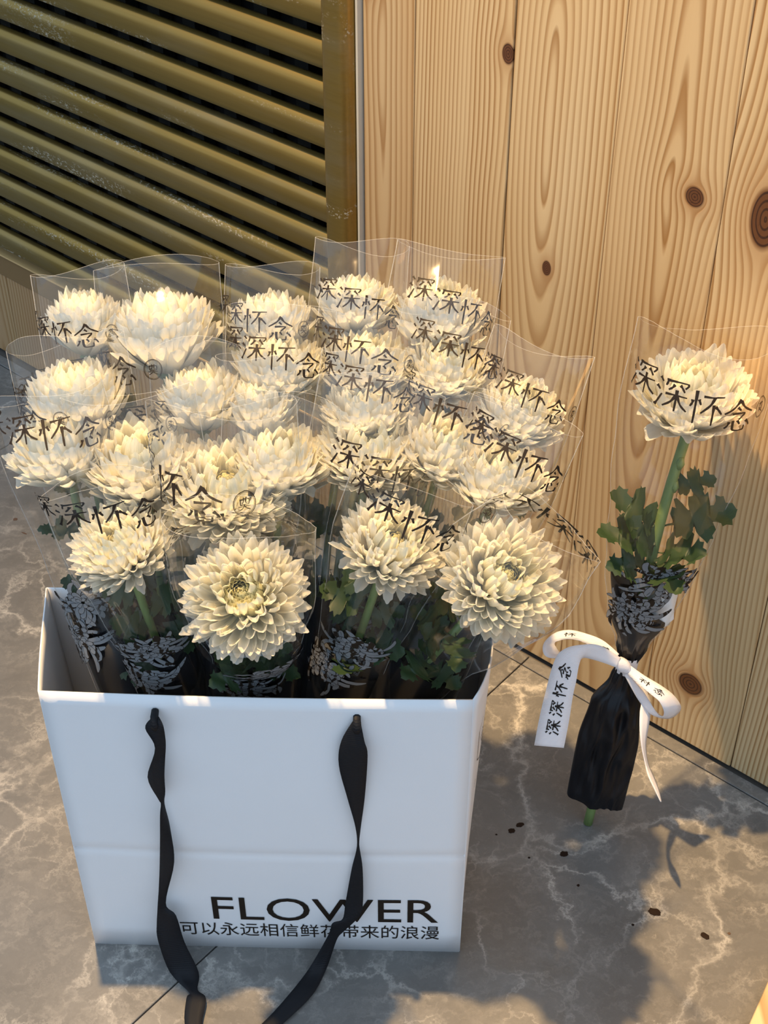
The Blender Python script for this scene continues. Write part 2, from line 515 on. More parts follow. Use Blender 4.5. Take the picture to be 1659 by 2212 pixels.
# ================================================================== LOUVRED METAL PANEL with its wooden base
LEFT_END = -1.75
kick_bm = MB(); kick_bm.box((LEFT_END, 0.03, 0.0), (-0.2350, 0.06, 0.19))
KICK = kick_bm.build('wall_left', DARK, None, False)
KICK.matrix_world = WALL_M
tag(KICK, 'low wooden plinth of pine planks under the louvred metal panel', None, None, 'structure')
km = [wood('pine_low_%d' % i, 40 + i * 3.7, (0.02, -0.08, 0.09)[i], 0.03, 0.05, [], 170, 0.18) for i in range(3)]
a = -0.2345; i = 0
while a > LEFT_END:
    plank(KICK, a - 0.115, a, 0.004, 0.150, km[i % 3], y=0.006, th=0.022)
    a -= 0.115; i += 1
lp = empty('louvre_panel', wall_pt(-0.8, 0.15))
tag(lp, 'bronze metal louvre panel of horizontal rounded slats with an upright post', 'louvre')
lp.matrix_world = WALL_M @ Matrix.Translation((-0.8, 0, 0.15))
def lpart(o):
    o.parent = lp
    o.matrix_parent_inverse = Matrix.Translation((0.8, 0, -0.15))
    return o
SL_P = 0.0442
hh = 0.0170
# flat face, rounded shoulder on top, square lower edge
prof = [(-0.0030, -0.0170), (-0.0130, -0.0170), (-0.0146, -0.0168), (-0.0150, -0.0160), (-0.0152, -0.0120), (-0.0157, -0.0050), (-0.0157, 0.0020), (-0.0152, 0.0075),
        (-0.0138, 0.0115), (-0.0115, 0.0145), (-0.0085, 0.0162), (-0.0055, 0.0169), (-0.0030, 0.0170)]
prof = [(py, pz * 0.0148 / 0.0170) for py, pz in prof]; hh = 0.0148
slat_bm = MB()
x0, x1 = LEFT_END, -0.276
rows = [[(x0, py, pz) for py, pz in prof],
        [(x1, py, pz) for py, pz in prof]]
slat_bm.grid(rows, 0, True)
slat_me = mesh_from('slat', slat_bm.v, slat_bm.f, True)
slat_me.materials.append(BRONZE)
for k in range(18):
    o = link('slat', slat_me)
    lpart(o)
    o.location = (0, 0.014, 0.2035 + hh + SL_P * k)
# upright post: rounded metal box section with a pale sealant line against the wood
pb = MB()
pp = []
for k in range(17):
    an = math.pi * k / 16
    pp.append((-0.2595 - 0.0205 * math.copysign(abs(math.cos(an)) ** 0.6, math.cos(an)), 0.012 - 0.032 * math.sin(an) ** 0.6))
pb.grid([[(x, y, 0.0) for x, y in pp] + [(-0.239, 0.03, 0.0), (-0.280, 0.03, 0.0)], [(x, y, 1.5) for x, y in pp] + [(-0.239, 0.03, 1.5), (-0.280, 0.03, 1.5)]], 0, True)
lpart(pb.build('post', BRONZE))
sb = MB(); sb.box((-0.2388, -0.006, 0.0), (-0.2362, 0.02, 1.5))
lpart(sb.build('sealant_strip', PALESTRIP, None, False))
rb = MB(); rb.box((LEFT_END, 0.004, 0.150), (-0.279, 0.05, 0.1885))
ro = lpart(rb.build('bottom_rail', plain('rail_brown', (0.23, 0.135, 0.055), 0.5, 0.0, 0.25), None, False)); bevel(ro, 0.001)
tb = MB(); tb.box((LEFT_END, 0.0005, 0.1870), (-0.279, 0.030, 0.1895))
lpart(tb.build('rail_lip', plain('lip_ochre', (0.62, 0.40, 0.17), 0.4), None, False))
bb = MB(); bb.box((LEFT_END, 0.075, 0.1885), (-0.25, 0.09, 1.05))
lpart(bb.build('back_panel', DARK, None, False))
bar_bm = MB(); bar_bm.box((-0.010, 0.052, 0.19), (0.010, 0.07, 1.05))
bar_me = mesh_from('back_bar', bar_bm.v, bar_bm.f, False); bar_me.materials.append(DARKBAR)
for k in range(24):
    o = link('back_bar', bar_me); lpart(o); o.location = (-0.31 - k * 0.058, 0, 0)

# pale board whose corner shows at the lower right
wb = MB()
c0 = on_z(1659, 2128, 0.0); c1 = on_z(1622, 2212, 0.0)
dv = (c1 - c0).normalized(); nv = Vector((-dv.y, dv.x, 0))
if nv.x < 0: nv = -nv
A0 = c0 - dv * 0.02; A1 = c1 + dv * 0.35
vs = [A0, A1, A1 + nv * 0.25, A0 + nv * 0.25]
wb.add([v + Vector((0, 0, 0.001)) for v in vs] + [v + Vector((0, 0, 0.02)) for v in vs],
       [(0,3,2,1),(4,5,6,7),(0,1,5,4),(1,2,6,5),(2,3,7,6),(3,0,4,7)])
bo = wb.build('wooden_board', wood('pale_board', 77, 0.5, 0.2, 0.1, [], 60, -0.12), None, False); bevel(bo, 0.003)
tag(bo, 'pale wooden board lying on the marble at the lower right corner', 'board')

# ================================================================== LETTERING
GLY = {
 '深': [[(.10,.90),(.21,.79)], [(.03,.64),(.15,.54)], [(.05,.06),(.11,.18),(.22,.44)],
        [(.34,.90),(.33,.80),(.30,.70)], [(.34,.85),(.63,.86),(.94,.86),(.86,.72)], [(.54,.77),(.48,.67),(.38,.59)], [(.70,.79),(.78,.72),(.86,.62)],
        [(.31,.47),(.62,.48),(.95,.49)], [(.63,.63),(.63,.32),(.63,.01)], [(.61,.47),(.48,.26),(.28,.10)], [(.65,.47),(.78,.25),(.98,.10)]],
 '怀': [[(.09,.70),(.08,.60),(.03,.50)], [(.26,.73),(.33,.58)], [(.18,.97),(.18,.5),(.18,.01)],
        [(.38,.83),(.68,.84),(.98,.85)], [(.69,.84),(.58,.60),(.35,.34)], [(.69,.63),(.69,.3),(.69,.01)], [(.74,.58),(.84,.49),(.95,.36)]],
 '念': [[(.50,.99),(.34,.77),(.03,.57)], [(.50,.95),(.68,.75),(.98,.60)], [(.43,.76),(.54,.67)], [(.27,.57),(.48,.58),(.70,.58),(.60,.48),(.50,.40)],
        [(.20,.34),(.17,.23),(.08,.13)], [(.33,.37),(.34,.13),(.42,.05),(.66,.05),(.72,.08),(.73,.20)], [(.47,.37),(.56,.25)], [(.76,.36),(.85,.28),(.92,.18)]],
 '奠': [[(.38,.98),(.45,.88)], [(.66,.99),(.58,.88)], [(.14,.86),(.86,.87)], [(.18,.86),(.18,.42)], [(.18,.84),(.82,.84),(.82,.42)], [(.42,.84),(.40,.66),(.28,.55)],
        [(.60,.84),(.60,.58),(.76,.58)], [(.20,.44),(.80,.44)], [(.04,.30),(.96,.31)], [(.50,.44),(.42,.22),(.08,.0)], [(.52,.30),(.70,.12),(.94,.01)]],
}
def stroke_strip(pts, w, samples=4):
    pts = [Vector((*p, 0)) for p in catmull(pts, samples)] if len(pts) > 2 else [Vector((*pts[0], 0)).lerp(Vector((*pts[1], 0)), k / 3) for k in range(4)]
    n = len(pts); L = []; Rr = []
    for i, p in enumerate(pts):
        tdir = (pts[min(i+1, n-1)] - pts[max(i-1, 0)])
        if tdir.length < 1e-6: tdir = Vector((1, 0, 0))
        tdir.normalize()
        nn = Vector((-tdir.y, tdir.x, 0))
        f = i / (n - 1)
        ww = w * (1.0 - 0.55 * f) * (0.75 if 0.25 < f < 0.6 else 1.0)
        horizontal = abs(tdir.x) > 0.95
        if horizontal: ww *= 0.72
        L.append(p + nn * ww / 2); Rr.append(p - nn * ww / 2)
    return L, Rr
def glyph_into(mb, ch, x, y, size, w, fmap, rot=None):
    for st in GLY[ch]:
        L, Rr = stroke_strip(st, w)
        rows = []
        for l, r in zip(L, Rr):
            rows.append([fmap(x + l.x * size, y + l.y * size), fmap(x + r.x * size, y + r.y * size)])
        mb.grid(rows)
def ring_into(mb, x, y, rx, ry, w, fmap, n=28):
    rows = []
    for i in range(n + 1):
        a = 2 * math.pi * i / n
        rows.append([fmap(x + math.cos(a) * rx, y + math.sin(a) * ry), fmap(x + math.cos(a) * (rx - w), y + math.sin(a) * (ry - w))])
    mb.grid(rows)
def text_mesh(body, size, sx, offset=0.0):
    cu = bpy.data.curves.new('txt', 'FONT')
    cu.body = body; cu.size = size; cu.offset = offset
    cu.resolution_u = 4
    o = bpy.data.objects.new('txt', cu); COL.objects.link(o)
    bpy.context.view_layer.update()
    dg = bpy.context.evaluated_depsgraph_get()
    me = bpy.data.meshes.new_from_object(o.evaluated_get(dg))
    bpy.data.objects.remove(o); bpy.data.curves.remove(cu)
    return me

# ================================================================== PAPER BAG
FL, FR = Vector((-0.2855, 0.885, 0)), Vector((0.0741, 0.8753, 0))
TL, TR = Vector((-0.2898, 0.885, 0.3615)), Vector((0.0744, 0.8753, 0.361))
BLb, BRb = Vector((-0.283, 1.005, 0)), Vector((0.0770, 0.995, 0))
TBL, TBR = Vector((-0.3047, 1.012, 0.3615)), Vector((0.0960, 1.004, 0.361))
bag = empty('paper_bag', (FL + FR + BLb + BRb) / 4)
tag(bag, 'white paper gift bag with FLOWER lettering and black ribbon handle, full of wrapped chrysanthemums', 'bag')
BAGO = bag.location.copy()
def bagpart(o):
    o.parent = bag; o.matrix_parent_inverse = Matrix.Translation(-BAGO); return o
def front_pt(x, z, off=0.0):
    """x 0..1 across, z metres up; off metres toward the viewer"""
    f = z / 0.3612
    l = FL.lerp(TL, f); r = FR.lerp(TR, f)
    p = l.lerp(r, x)
    bulge = 0.004 * math.sin(math.pi * x) * math.sin(math.pi * min(1, max(0, f)))
    sag = 0.0030 * math.sin(math.pi * x) * max(0, f - 0.6) / 0.4
    crease = -0.0012 * max(0, 1 - abs(z - 0.152) / 0.004)
    p = p + Vector((0, -1, 0)) * (bulge + crease + off)
    p.z -= sag
    return p
zs = [0, .03, .07, .11, .140, .1480, .152, .1560, .165, .2, .24, .28, .32, .345, .3612]
fb = MB(); fb.grid([[front_pt(k / 24, z) for k in range(25)] for z in zs])
solid(bagpart(fb.build('front_panel', PAPER)), 0.0014, 0)
bk = MB(); bk.grid([[BLb.lerp(TBL, z / .3612).lerp(BRb.lerp(TBR, z / .3612), k / 8) for k in range(9)] for z in zs])
solid(bagpart(bk.build('back_panel', PAPER)), 0.0014, 0)
def side(Fb, Ft, Bb, Bt, out, name):
    rows = []
    for z in zs:
        f = z / 0.3612
        a_, b_ = Fb.lerp(Ft, f), Bb.lerp(Bt, f)
        row = []
        for k in range(13):
            q = k / 12
            p = a_.lerp(b_, q)
            p = p + Vector((out * f * (math.sin(math.pi * min(1, q * 1.25)) ** 0.8 if q < 0.8 else 0.0), 0, 0))
            row.append(p)
        rows.append(row)
    m = MB(); m.grid(rows)
    return solid(bagpart(m.build(name, PAPER)), 0.0014, 0), rows
sideR, rowsR = side(FR, TR, BRb, TBR, 0.0095, 'side_panel')
sideL, rowsL = side(FL, TL, BLb, TBL, -0.001, 'side_panel')
bs = MB(); bs.add([FL + Vector((0, 0, .001)), FR + Vector((0, 0, .001)), BRb + Vector((0, 0, .001)), BLb + Vector((0, 0, .001))], [(0, 1, 2, 3)])
solid(bagpart(bs.build('base', PAPER)), 0.0012, 1)
# printed lettering on the front panel
def bag_text(body, x0, x1, z0, z1, name, offset=0.0):
    me = text_mesh(body, 1.0, 1.0, offset)
    xs = [v.co.x for v in me.vertices]; ys = [v.co.y for v in me.vertices]
    ax, bx, ay, by = min(xs), max(xs), min(ys), max(ys)
    for v in me.vertices:
        fx = x0 + (v.co.x - ax) / (bx - ax) * (x1 - x0)
        fz = z0 + (v.co.y - ay) / (by - ay) * (z1 - z0)
        v.co = front_pt(fx, fz, 0.0013)
    me.materials.clear(); me.materials.append(INK)
    return bagpart(link(name, me))
def panel_xz(u, v):
    p = on_y(u, v, 0.8775)
    l = FL.lerp(TL, p.z / .3612); r = FR.lerp(TR, p.z / .3612)
    return (p.x - l.x) / (r.x - l.x), p.z
xa, za = panel_xz(462, 1990); xb, zb = panel_xz(948, 1938)
_, zb0 = panel_xz(948, 1988)
bag_text('FLOWER', xa, xb, zb0, zb, 'flower_lettering', 0.0)['label'] = 'large black word FLOWER'
xa, _ = panel_xz(388, 2000); xb, z0_ = panel_xz(948, 2024); _, z1_ = panel_xz(948, 1995)
bag_text('可以永远相信鲜花带来的浪漫', xa, xb, z0_, z1_, 'slogan_lettering', 0.0)['label'] = 'small black slogan line in Chinese'
# emblem printed on the right side panel
def side_map(q, z):
    f = (z / 0.3612); q = min(max(q, 0), 1)
    a_, b_ = FR.lerp(TR, f), BRb.lerp(TBR, f)
    p = a_.lerp(b_, q) + Vector((0.0095 * f * (math.sin(math.pi * min(1, q * 1.25)) ** 0.8 if q < 0.8 else 0), 0, 0))
    return p + Vector((0.0011, -0.0004, 0))
em = MB()
def seg(q0, z0, q1, z1, w=0.0011):
    rows = []
    for k in range(7):
        q = q0 + (q1 - q0) * k / 6; z = z0 + (z1 - z0) * k / 6
        if abs(z1 - z0) > abs(q1 - q0) * 0.12: rows.append([side_map(q - w * 4, z), side_map(q + w * 4, z)])
        else: rows.append([side_map(q, z - w / 2), side_map(q, z + w / 2)])
    em.grid(rows)
hexa = [(.16, .300), (.34, .318), (.52, .300), (.52, .262), (.34, .244), (.16, .262)]
for i in range(6): seg(*hexa[i], *hexa[(i + 1) % 6])
for i in range(8):
    a0 = 2 * math.pi * i / 8; a1 = 2 * math.pi * (i + 1) / 8
    seg(.34 + .10 * math.cos(a0), .281 + .012 * math.sin(a0), .34 + .10 * math.cos(a1), .281 + .012 * math.sin(a1))
    seg(.34 + .03 * math.cos(a0), .281 + .004 * math.sin(a0), .34 + .10 * math.cos(a0), .281 + .012 * math.sin(a0))
for k in range(7): seg(.14 + k * .06, .228, .165 + k * .06, .236)
bagpart(em.build('side_emblem', INK))['label'] = 'small printed emblem on the side panel'
# ribbon handle: hangs down the front and runs out over the floor
def strip(pairs, n=5):
    """pairs: (left Vector, right Vector)"""
    flat = [(*l, *r) for l, r in pairs]
    rows = []
    for s in catmull(flat, n):
        l, r = Vector(s[:3]), Vector(s[3:])
        rows.append([l, l.lerp(r, 0.33), l.lerp(r, 0.67), r])
    return rows
def hang(u, v, d):
    p = on_y(u, v, 0.8745 - d)
    if p.z < 0.012:
        p = on_z(u, v, 0.002 + d * 0.25)
    return p
lh = [((326,1552,.001),(343,1548,.001)), ((314,1573,.004),(353,1570,.007)), ((335,1617,.009),(358,1608,.004)), ((319,1678,.003),(355,1672,.009)),
      ((342,1726,.006),(357,1710,.006)), ((348,1738,.007),(355,1736,.004)), ((346,1767,.010),(367,1787,.003)), ((345,1876,.004),(376,1863,.010)),
      ((341,1952,.008),(358,1950,.004)), ((339,1991,.006),(380,1978,.010)), ((341,2030,.014),(399,2036,.012)),
      ((367,2100,.012),(429,2100,.010)), ((408,2143,.010),(427,2138,.004)), ((403,2156,.004),(445,2157,.016)), ((399,2212,.004),(437,2212,.012)), ((420,2290,.004),(452,2262,.010))]
rh = [((764,1555,.001),(778,1555,.001)), ((737,1601,.004),(787,1601,.007)), ((732,1652,.005),(794,1633,.009)), ((750,1723,.008),(788,1720,.005)),
      ((768,1787,.008),(779,1787,.005)), ((771,1828,.006),(776,1825,.006)), ((760,1876,.005),(783,1876,.009)), ((747,1946,.006),(784,1946,.010)),
      ((740,1985,.009),(777,1978,.012)), ((718,1995,.012),(742,2012,.008)), ((709,2021,.012),(727,2030,.008)), ((667,2093,.010),(705,2093,.006)), ((622,2151,.010),(673,2151,.004)),
      ((565,2212,.010),(610,2212,.004)), ((480,2280,.008),(500,2310,.004)), ((420,2290,.004),(452,2262,.010))]
hb = MB()
for lst in (lh, rh):
    hb.grid(strip([(hang(*a_), hang(*b_)) for a_, b_ in lst]))
ho = bagpart(hb.build('handle', BLACKRIB)); solid(ho, 0.0007)
ho['label'] = 'black ribbed ribbon handle'
for (u, v) in ((334, 1549), (771, 1555)):
    kb = MB()
    c = hang(u, v, 0.0)
    kb.tube([c + Vector((0, .006, .002)), c + Vector((0, -.001, .001)), c + Vector((0, -.005, -.004)), c + Vector((0, -.004, -.010))], [.0032, .0036, .0040, .0030], 8)
    bagpart(kb.build('handle_knot', BLACKRIB))

# ================================================================== FLOWERS
# petal meshes shared by every bloom: unit length along +x, opening toward +z
def petal_mesh(name, curl, width, cup, seed, mat):
    rnd = random.Random(seed)
    vs, fs, al = [], [], []
    x = z = 0.0
    pts = [(0.0, 0.0, 0.0)]
    sub = 50
    for i in range(sub):
        ang = curl * ((i + 0.5) / sub) ** 1.15
        x += math.cos(ang) / sub; z += math.sin(ang) / sub
        pts.append((x, z, curl * ((i + 1) / sub) ** 1.15))
    cl = math.hypot(x, z); ca = math.atan2(z, x)
    skew = rnd.uniform(-0.05, 0.05); tw = rnd.uniform(-0.25, 0.25); flare = rnd.uniform(-0.02, 0.05)
    TT = (0, .22, .44, .64, .82, .94, 1.0)
    WW = (.42, .66, .88, 1.0, 1.0, .86, .50)
    nl, nw = 6, 4
    for i in range(nl + 1):
        tt = TT[i]
        px, pz, pa = pts[round(tt * sub)]
        w = width * WW[i]
        for k in range(nw + 1):
            q = (k / nw - 0.5) * 2
            lift = cup * w * (q * q) * (0.6 + 0.4 * tt)
            nx, nz = -math.sin(pa), math.cos(pa)
            roll = tw * tt * q * w * 0.5
            back = (0.055 * q * q) if i == nl else (0.02 * q * q) if i == nl - 1 else 0.0
            o = lift + roll - flare * tt ** 4
            vs.append(((px + nx * o - math.cos(pa) * back) / cl, (q * w / 2 + skew * tt) / cl, (pz + nz * o - math.sin(pa) * back) / cl))
            al.append(tt)
    for i in range(nl):
        for k in range(nw):
            b = i * (nw + 1) + k
            fs.append((b, b + 1, b + nw + 2, b + nw + 1))
    # chord of the petal along +x, unit length
    R = Matrix.Rotation(ca, 4, 'Y')
    vs = [R @ Vector(v) for v in vs]
    me = mesh_from(name, vs, fs)
    at = me.attributes.new('along', 'FLOAT', 'POINT')
    at.data.foreach_set('value', al)
    me.materials.append(mat)
    return me
PM = {}
for gi, (curl, width, cup) in enumerate([(0.70, 0.255, 0.22), (0.95, 0.27, 0.26), (1.20, 0.285, 0.32), (1.35, 0.31, 0.42)]):
    PM[gi] = [petal_mesh('petal', curl + dc, width * wv, cup, 10 * gi + j, PETAL[(0, 0, 1, 2)[gi]])
              for j, (dc, wv) in enumerate([(-0.22, 1.0), (0.0, 0.9), (0.15, 1.12), (0.30, 0.95)])]
PM_DROOP = [petal_mesh('petal', -0.9, 0.28, 0.4, 91, PETAL[0]), petal_mesh('petal', -0.45, 0.30, 0.5, 92, PETAL[0])]

def centre_mesh():
    rnd = random.Random(5)
    mb = MB(); al = []
    # receptacle
    rows = []
    for i in range(7):
        a = -math.pi / 2 + math.pi * i / 6
        rows.append([(0.13 * math.cos(a) * math.cos(b), 0.13 * math.cos(a) * math.sin(b), -0.30 + 0.10 * math.sin(a)) for b in [2 * math.pi * k / 12 for k in range(12)]])
    mb.grid(rows, 0, True); al += [0.2] * len(mb.v)
    me0 = mesh_from('bloom', mb.v, mb.f)
    at = me0.attributes.new('along', 'FLOAT', 'POINT'); at.data.foreach_set('value', al)
    me0.materials.append(FLORET)
    mb = MB(); al = []
    for i in range(64):
        f = i / 64
        r = 0.23 * math.sqrt(f); th = i * 2.399963
        h = 0.52 + 0.08 * (1 - f) + rnd.uniform(-.03, .03)
        c = Vector((r * math.cos(th), r * math.sin(th), -0.25))
        out = Vector((math.cos(th), math.sin(th), 0)); sid = Vector((-math.sin(th), math.cos(th), 0))
        rows = []
        for k in range(5):
            q = k / 4
            p = c + Vector((0, 0, h * q)) + out * (0.10 * math.sin(q * 2.3) * (0.3 + f)) - out * (0.08 * q * q)
            w = 0.062 * (0.6 + 0.8 * math.sin(math.pi * min(0.95, q * 0.85 + 0.1)))
            rows.append([p - sid * w + out * -0.01, p + out * 0.02, p + sid * w + out * -0.01])
            al += [q] * 3
        mb.grid(rows)
    me = mesh_from('floret_cluster', mb.v, mb.f)
    at = me.attributes.new('along', 'FLOAT', 'POINT'); at.data.foreach_set('value', al)
    me.materials.append(FLORET)
    return me0, me
CENTRE, FLORETS = centre_mesh()
def calyx_mesh():
    mb = MB()
    rows = []
    for z, r in ((-0.52, .05), (-0.46, .10), (-0.40, .17), (-0.34, .20), (-0.30, .17)):
        rows.append([(r * math.cos(b), r * math.sin(b), z) for b in [2 * math.pi * k / 10 for k in range(10)]])
    mb.grid(rows, 0, True)
    me = mesh_from('calyx', mb.v, mb.f); me.materials.append(STEM); return me
CALYX = calyx_mesh()

LEAF_OUT = [(0,.010),(.10,.014),(.18,.018),(.20,.07),(.17,.15),(.21,.20),(.26,.19),(.28,.25),(.33,.24),(.37,.20),(.40,.15),(.41,.10),(.45,.10),(.45,.17),(.46,.26),
            (.52,.28),(.55,.34),(.60,.31),(.65,.33),(.66,.26),(.71,.24),(.69,.16),(.67,.11),(.72,.11),(.77,.14),(.80,.20),(.84,.16),(.89,.17),(.90,.10),(.96,.08),(1.0,.0)]
def leaf_mesh(seed):
    rnd = random.Random(seed)
    def side(sg):
        out = []
        for (t, w) in LEAF_OUT:
            tt = t + rnd.uniform(-.012, .012); ww = w * rnd.uniform(.88, 1.12)
            out.append((tt, ww * sg * 1.15))
        return out
    Ls, Rs_ = side(1), side(-1)
    def lift(x, y):
        return -0.26 * x * x + 0.22 * abs(y) + 0.035 * math.sin(x * 13 + y * 9 + seed)
    rows = []
    n = len(LEAF_OUT)
    for i in range(n):
        tm = 0.18 * i / 3 if i < 3 else 0.16 + 0.84 * (i - 2) / (n - 3)
        tm = 0.5 * tm + 0.5 * (Ls[i][0] * 0.85)
        row = []
        for (x, y) in (Ls[i], ((Ls[i][0] + tm) / 2, Ls[i][1] / 2), (tm, 0), ((Rs_[i][0] + tm) / 2, Rs_[i][1] / 2), Rs_[i]):
            row.append(Vector((x, y, lift(x, y))))
        rows.append(row)
    mb = MB(); mb.grid(rows)
    me = mesh_from('leaf', mb.v, mb.f); me.materials.append(LEAF)
    return me
LEAVES = [leaf_mesh(s) for s in range(3)]

RINGS = [16, 20, 20, 20, 19, 17, 15, 12, 10, 8]
def make_bloom(thing, org, C, axis, Rm, opn, rnd, droop=2, spin=0.0):
    ax = axis.normalized()
    q = Vector((0, 0, 1)).rotation_difference(ax)
    C = C - ax * (Rm * 0.46 * (1 - opn))
    M = Matrix.Translation(C - org) @ q.to_matrix().to_4x4() @ Matrix.Rotation(spin, 4, 'Z') @ Matrix.Scale(Rm, 4)
    b = link('bloom', CENTRE, thing); b.matrix_local = M
    c = link('calyx', CALYX, b)
    fc = link('floret_cluster', FLORETS, b)
    fc['kind'] = 'stuff'
    kz_ = 1.0 + 0.55 * (1 - opn)
    fc.matrix_local = Matrix.Translation((0, 0, -0.25 * (1 - kz_))) @ Matrix.Diagonal((1, 1, kz_, 1))
    nr = len(RINGS)
    for k, n in enumerate(RINGS):
        f = k / (nr - 1)
        # tips of the ring lie on a dome: flat and wide when open, tall when closed
        g = R_((-16 + 92 * f ** 0.92) * opn + (14 + 68 * f ** 0.85) * (1 - opn))
        rt = math.cos(g) * (1.0 if k else 1.02)
        dome = 0.54 * opn + 0.86 * (1 - opn)
        zt = dome * math.sin(g) - 0.05 * opn + 0.52 * (1 - opn)
        if opn > 0.85 and f > 0.75: zt -= (f - 0.75) * 0.25         # dimpled heart of an open bloom
        gi = 0 if k < 3 else 1 if k < 5 else 2 if k < 8 else 3
        if opn > 0.65: n = round(n * 1.28)
        for j in range(n):
            a = 2 * math.pi * (j + 0.5 * (k % 2) + rnd.uniform(-0.20, 0.20)) / n + k * 0.37
            r1 = max(0.10, rt + rnd.gauss(0, 0.045)); z1 = zt + rnd.gauss(0, 0.055)
            me = rnd.choice(PM[gi])
            if k == 0 and droop and rnd.random() < droop / 14.0:
                me = rnd.choice(PM_DROOP); z1 -= rnd.uniform(0.15, 0.40); r1 -= 0.08
            rb, zb_ = 0.06, -0.36 + 0.12 * f
            l = math.hypot(r1 - rb, z1 - zb_); e = math.atan2(z1 - zb_, r1 - rb)
            wy = ((0.72, 0.68, 0.60, 0.52) if opn > 0.65 else (1.08, 1.06, 0.96, 0.75))[gi] * rnd.uniform(0.85, 1.1)
            o = link('petal', me, b)
            o.matrix_local = (Matrix.Rotation(a, 4, 'Z') @ Matrix.Translation((rb, 0, zb_))
                              @ Matrix.Rotation(-e, 4, 'Y') @ Matrix.Rotation(rnd.gauss(0, 0.12), 4, 'X') @ Matrix.Diagonal((l, wy, l, 1)))
    return b

def lerp_keys(keys, x):
    if x <= keys[0][0]: return keys[0][1]
    for (a, va), (b, vb) in zip(keys, keys[1:]):
        if x <= b:
            t = (x - a) / (b - a); t = t * t * (3 - 2 * t)
            return va + (vb - va) * t
    return keys[-1][1]

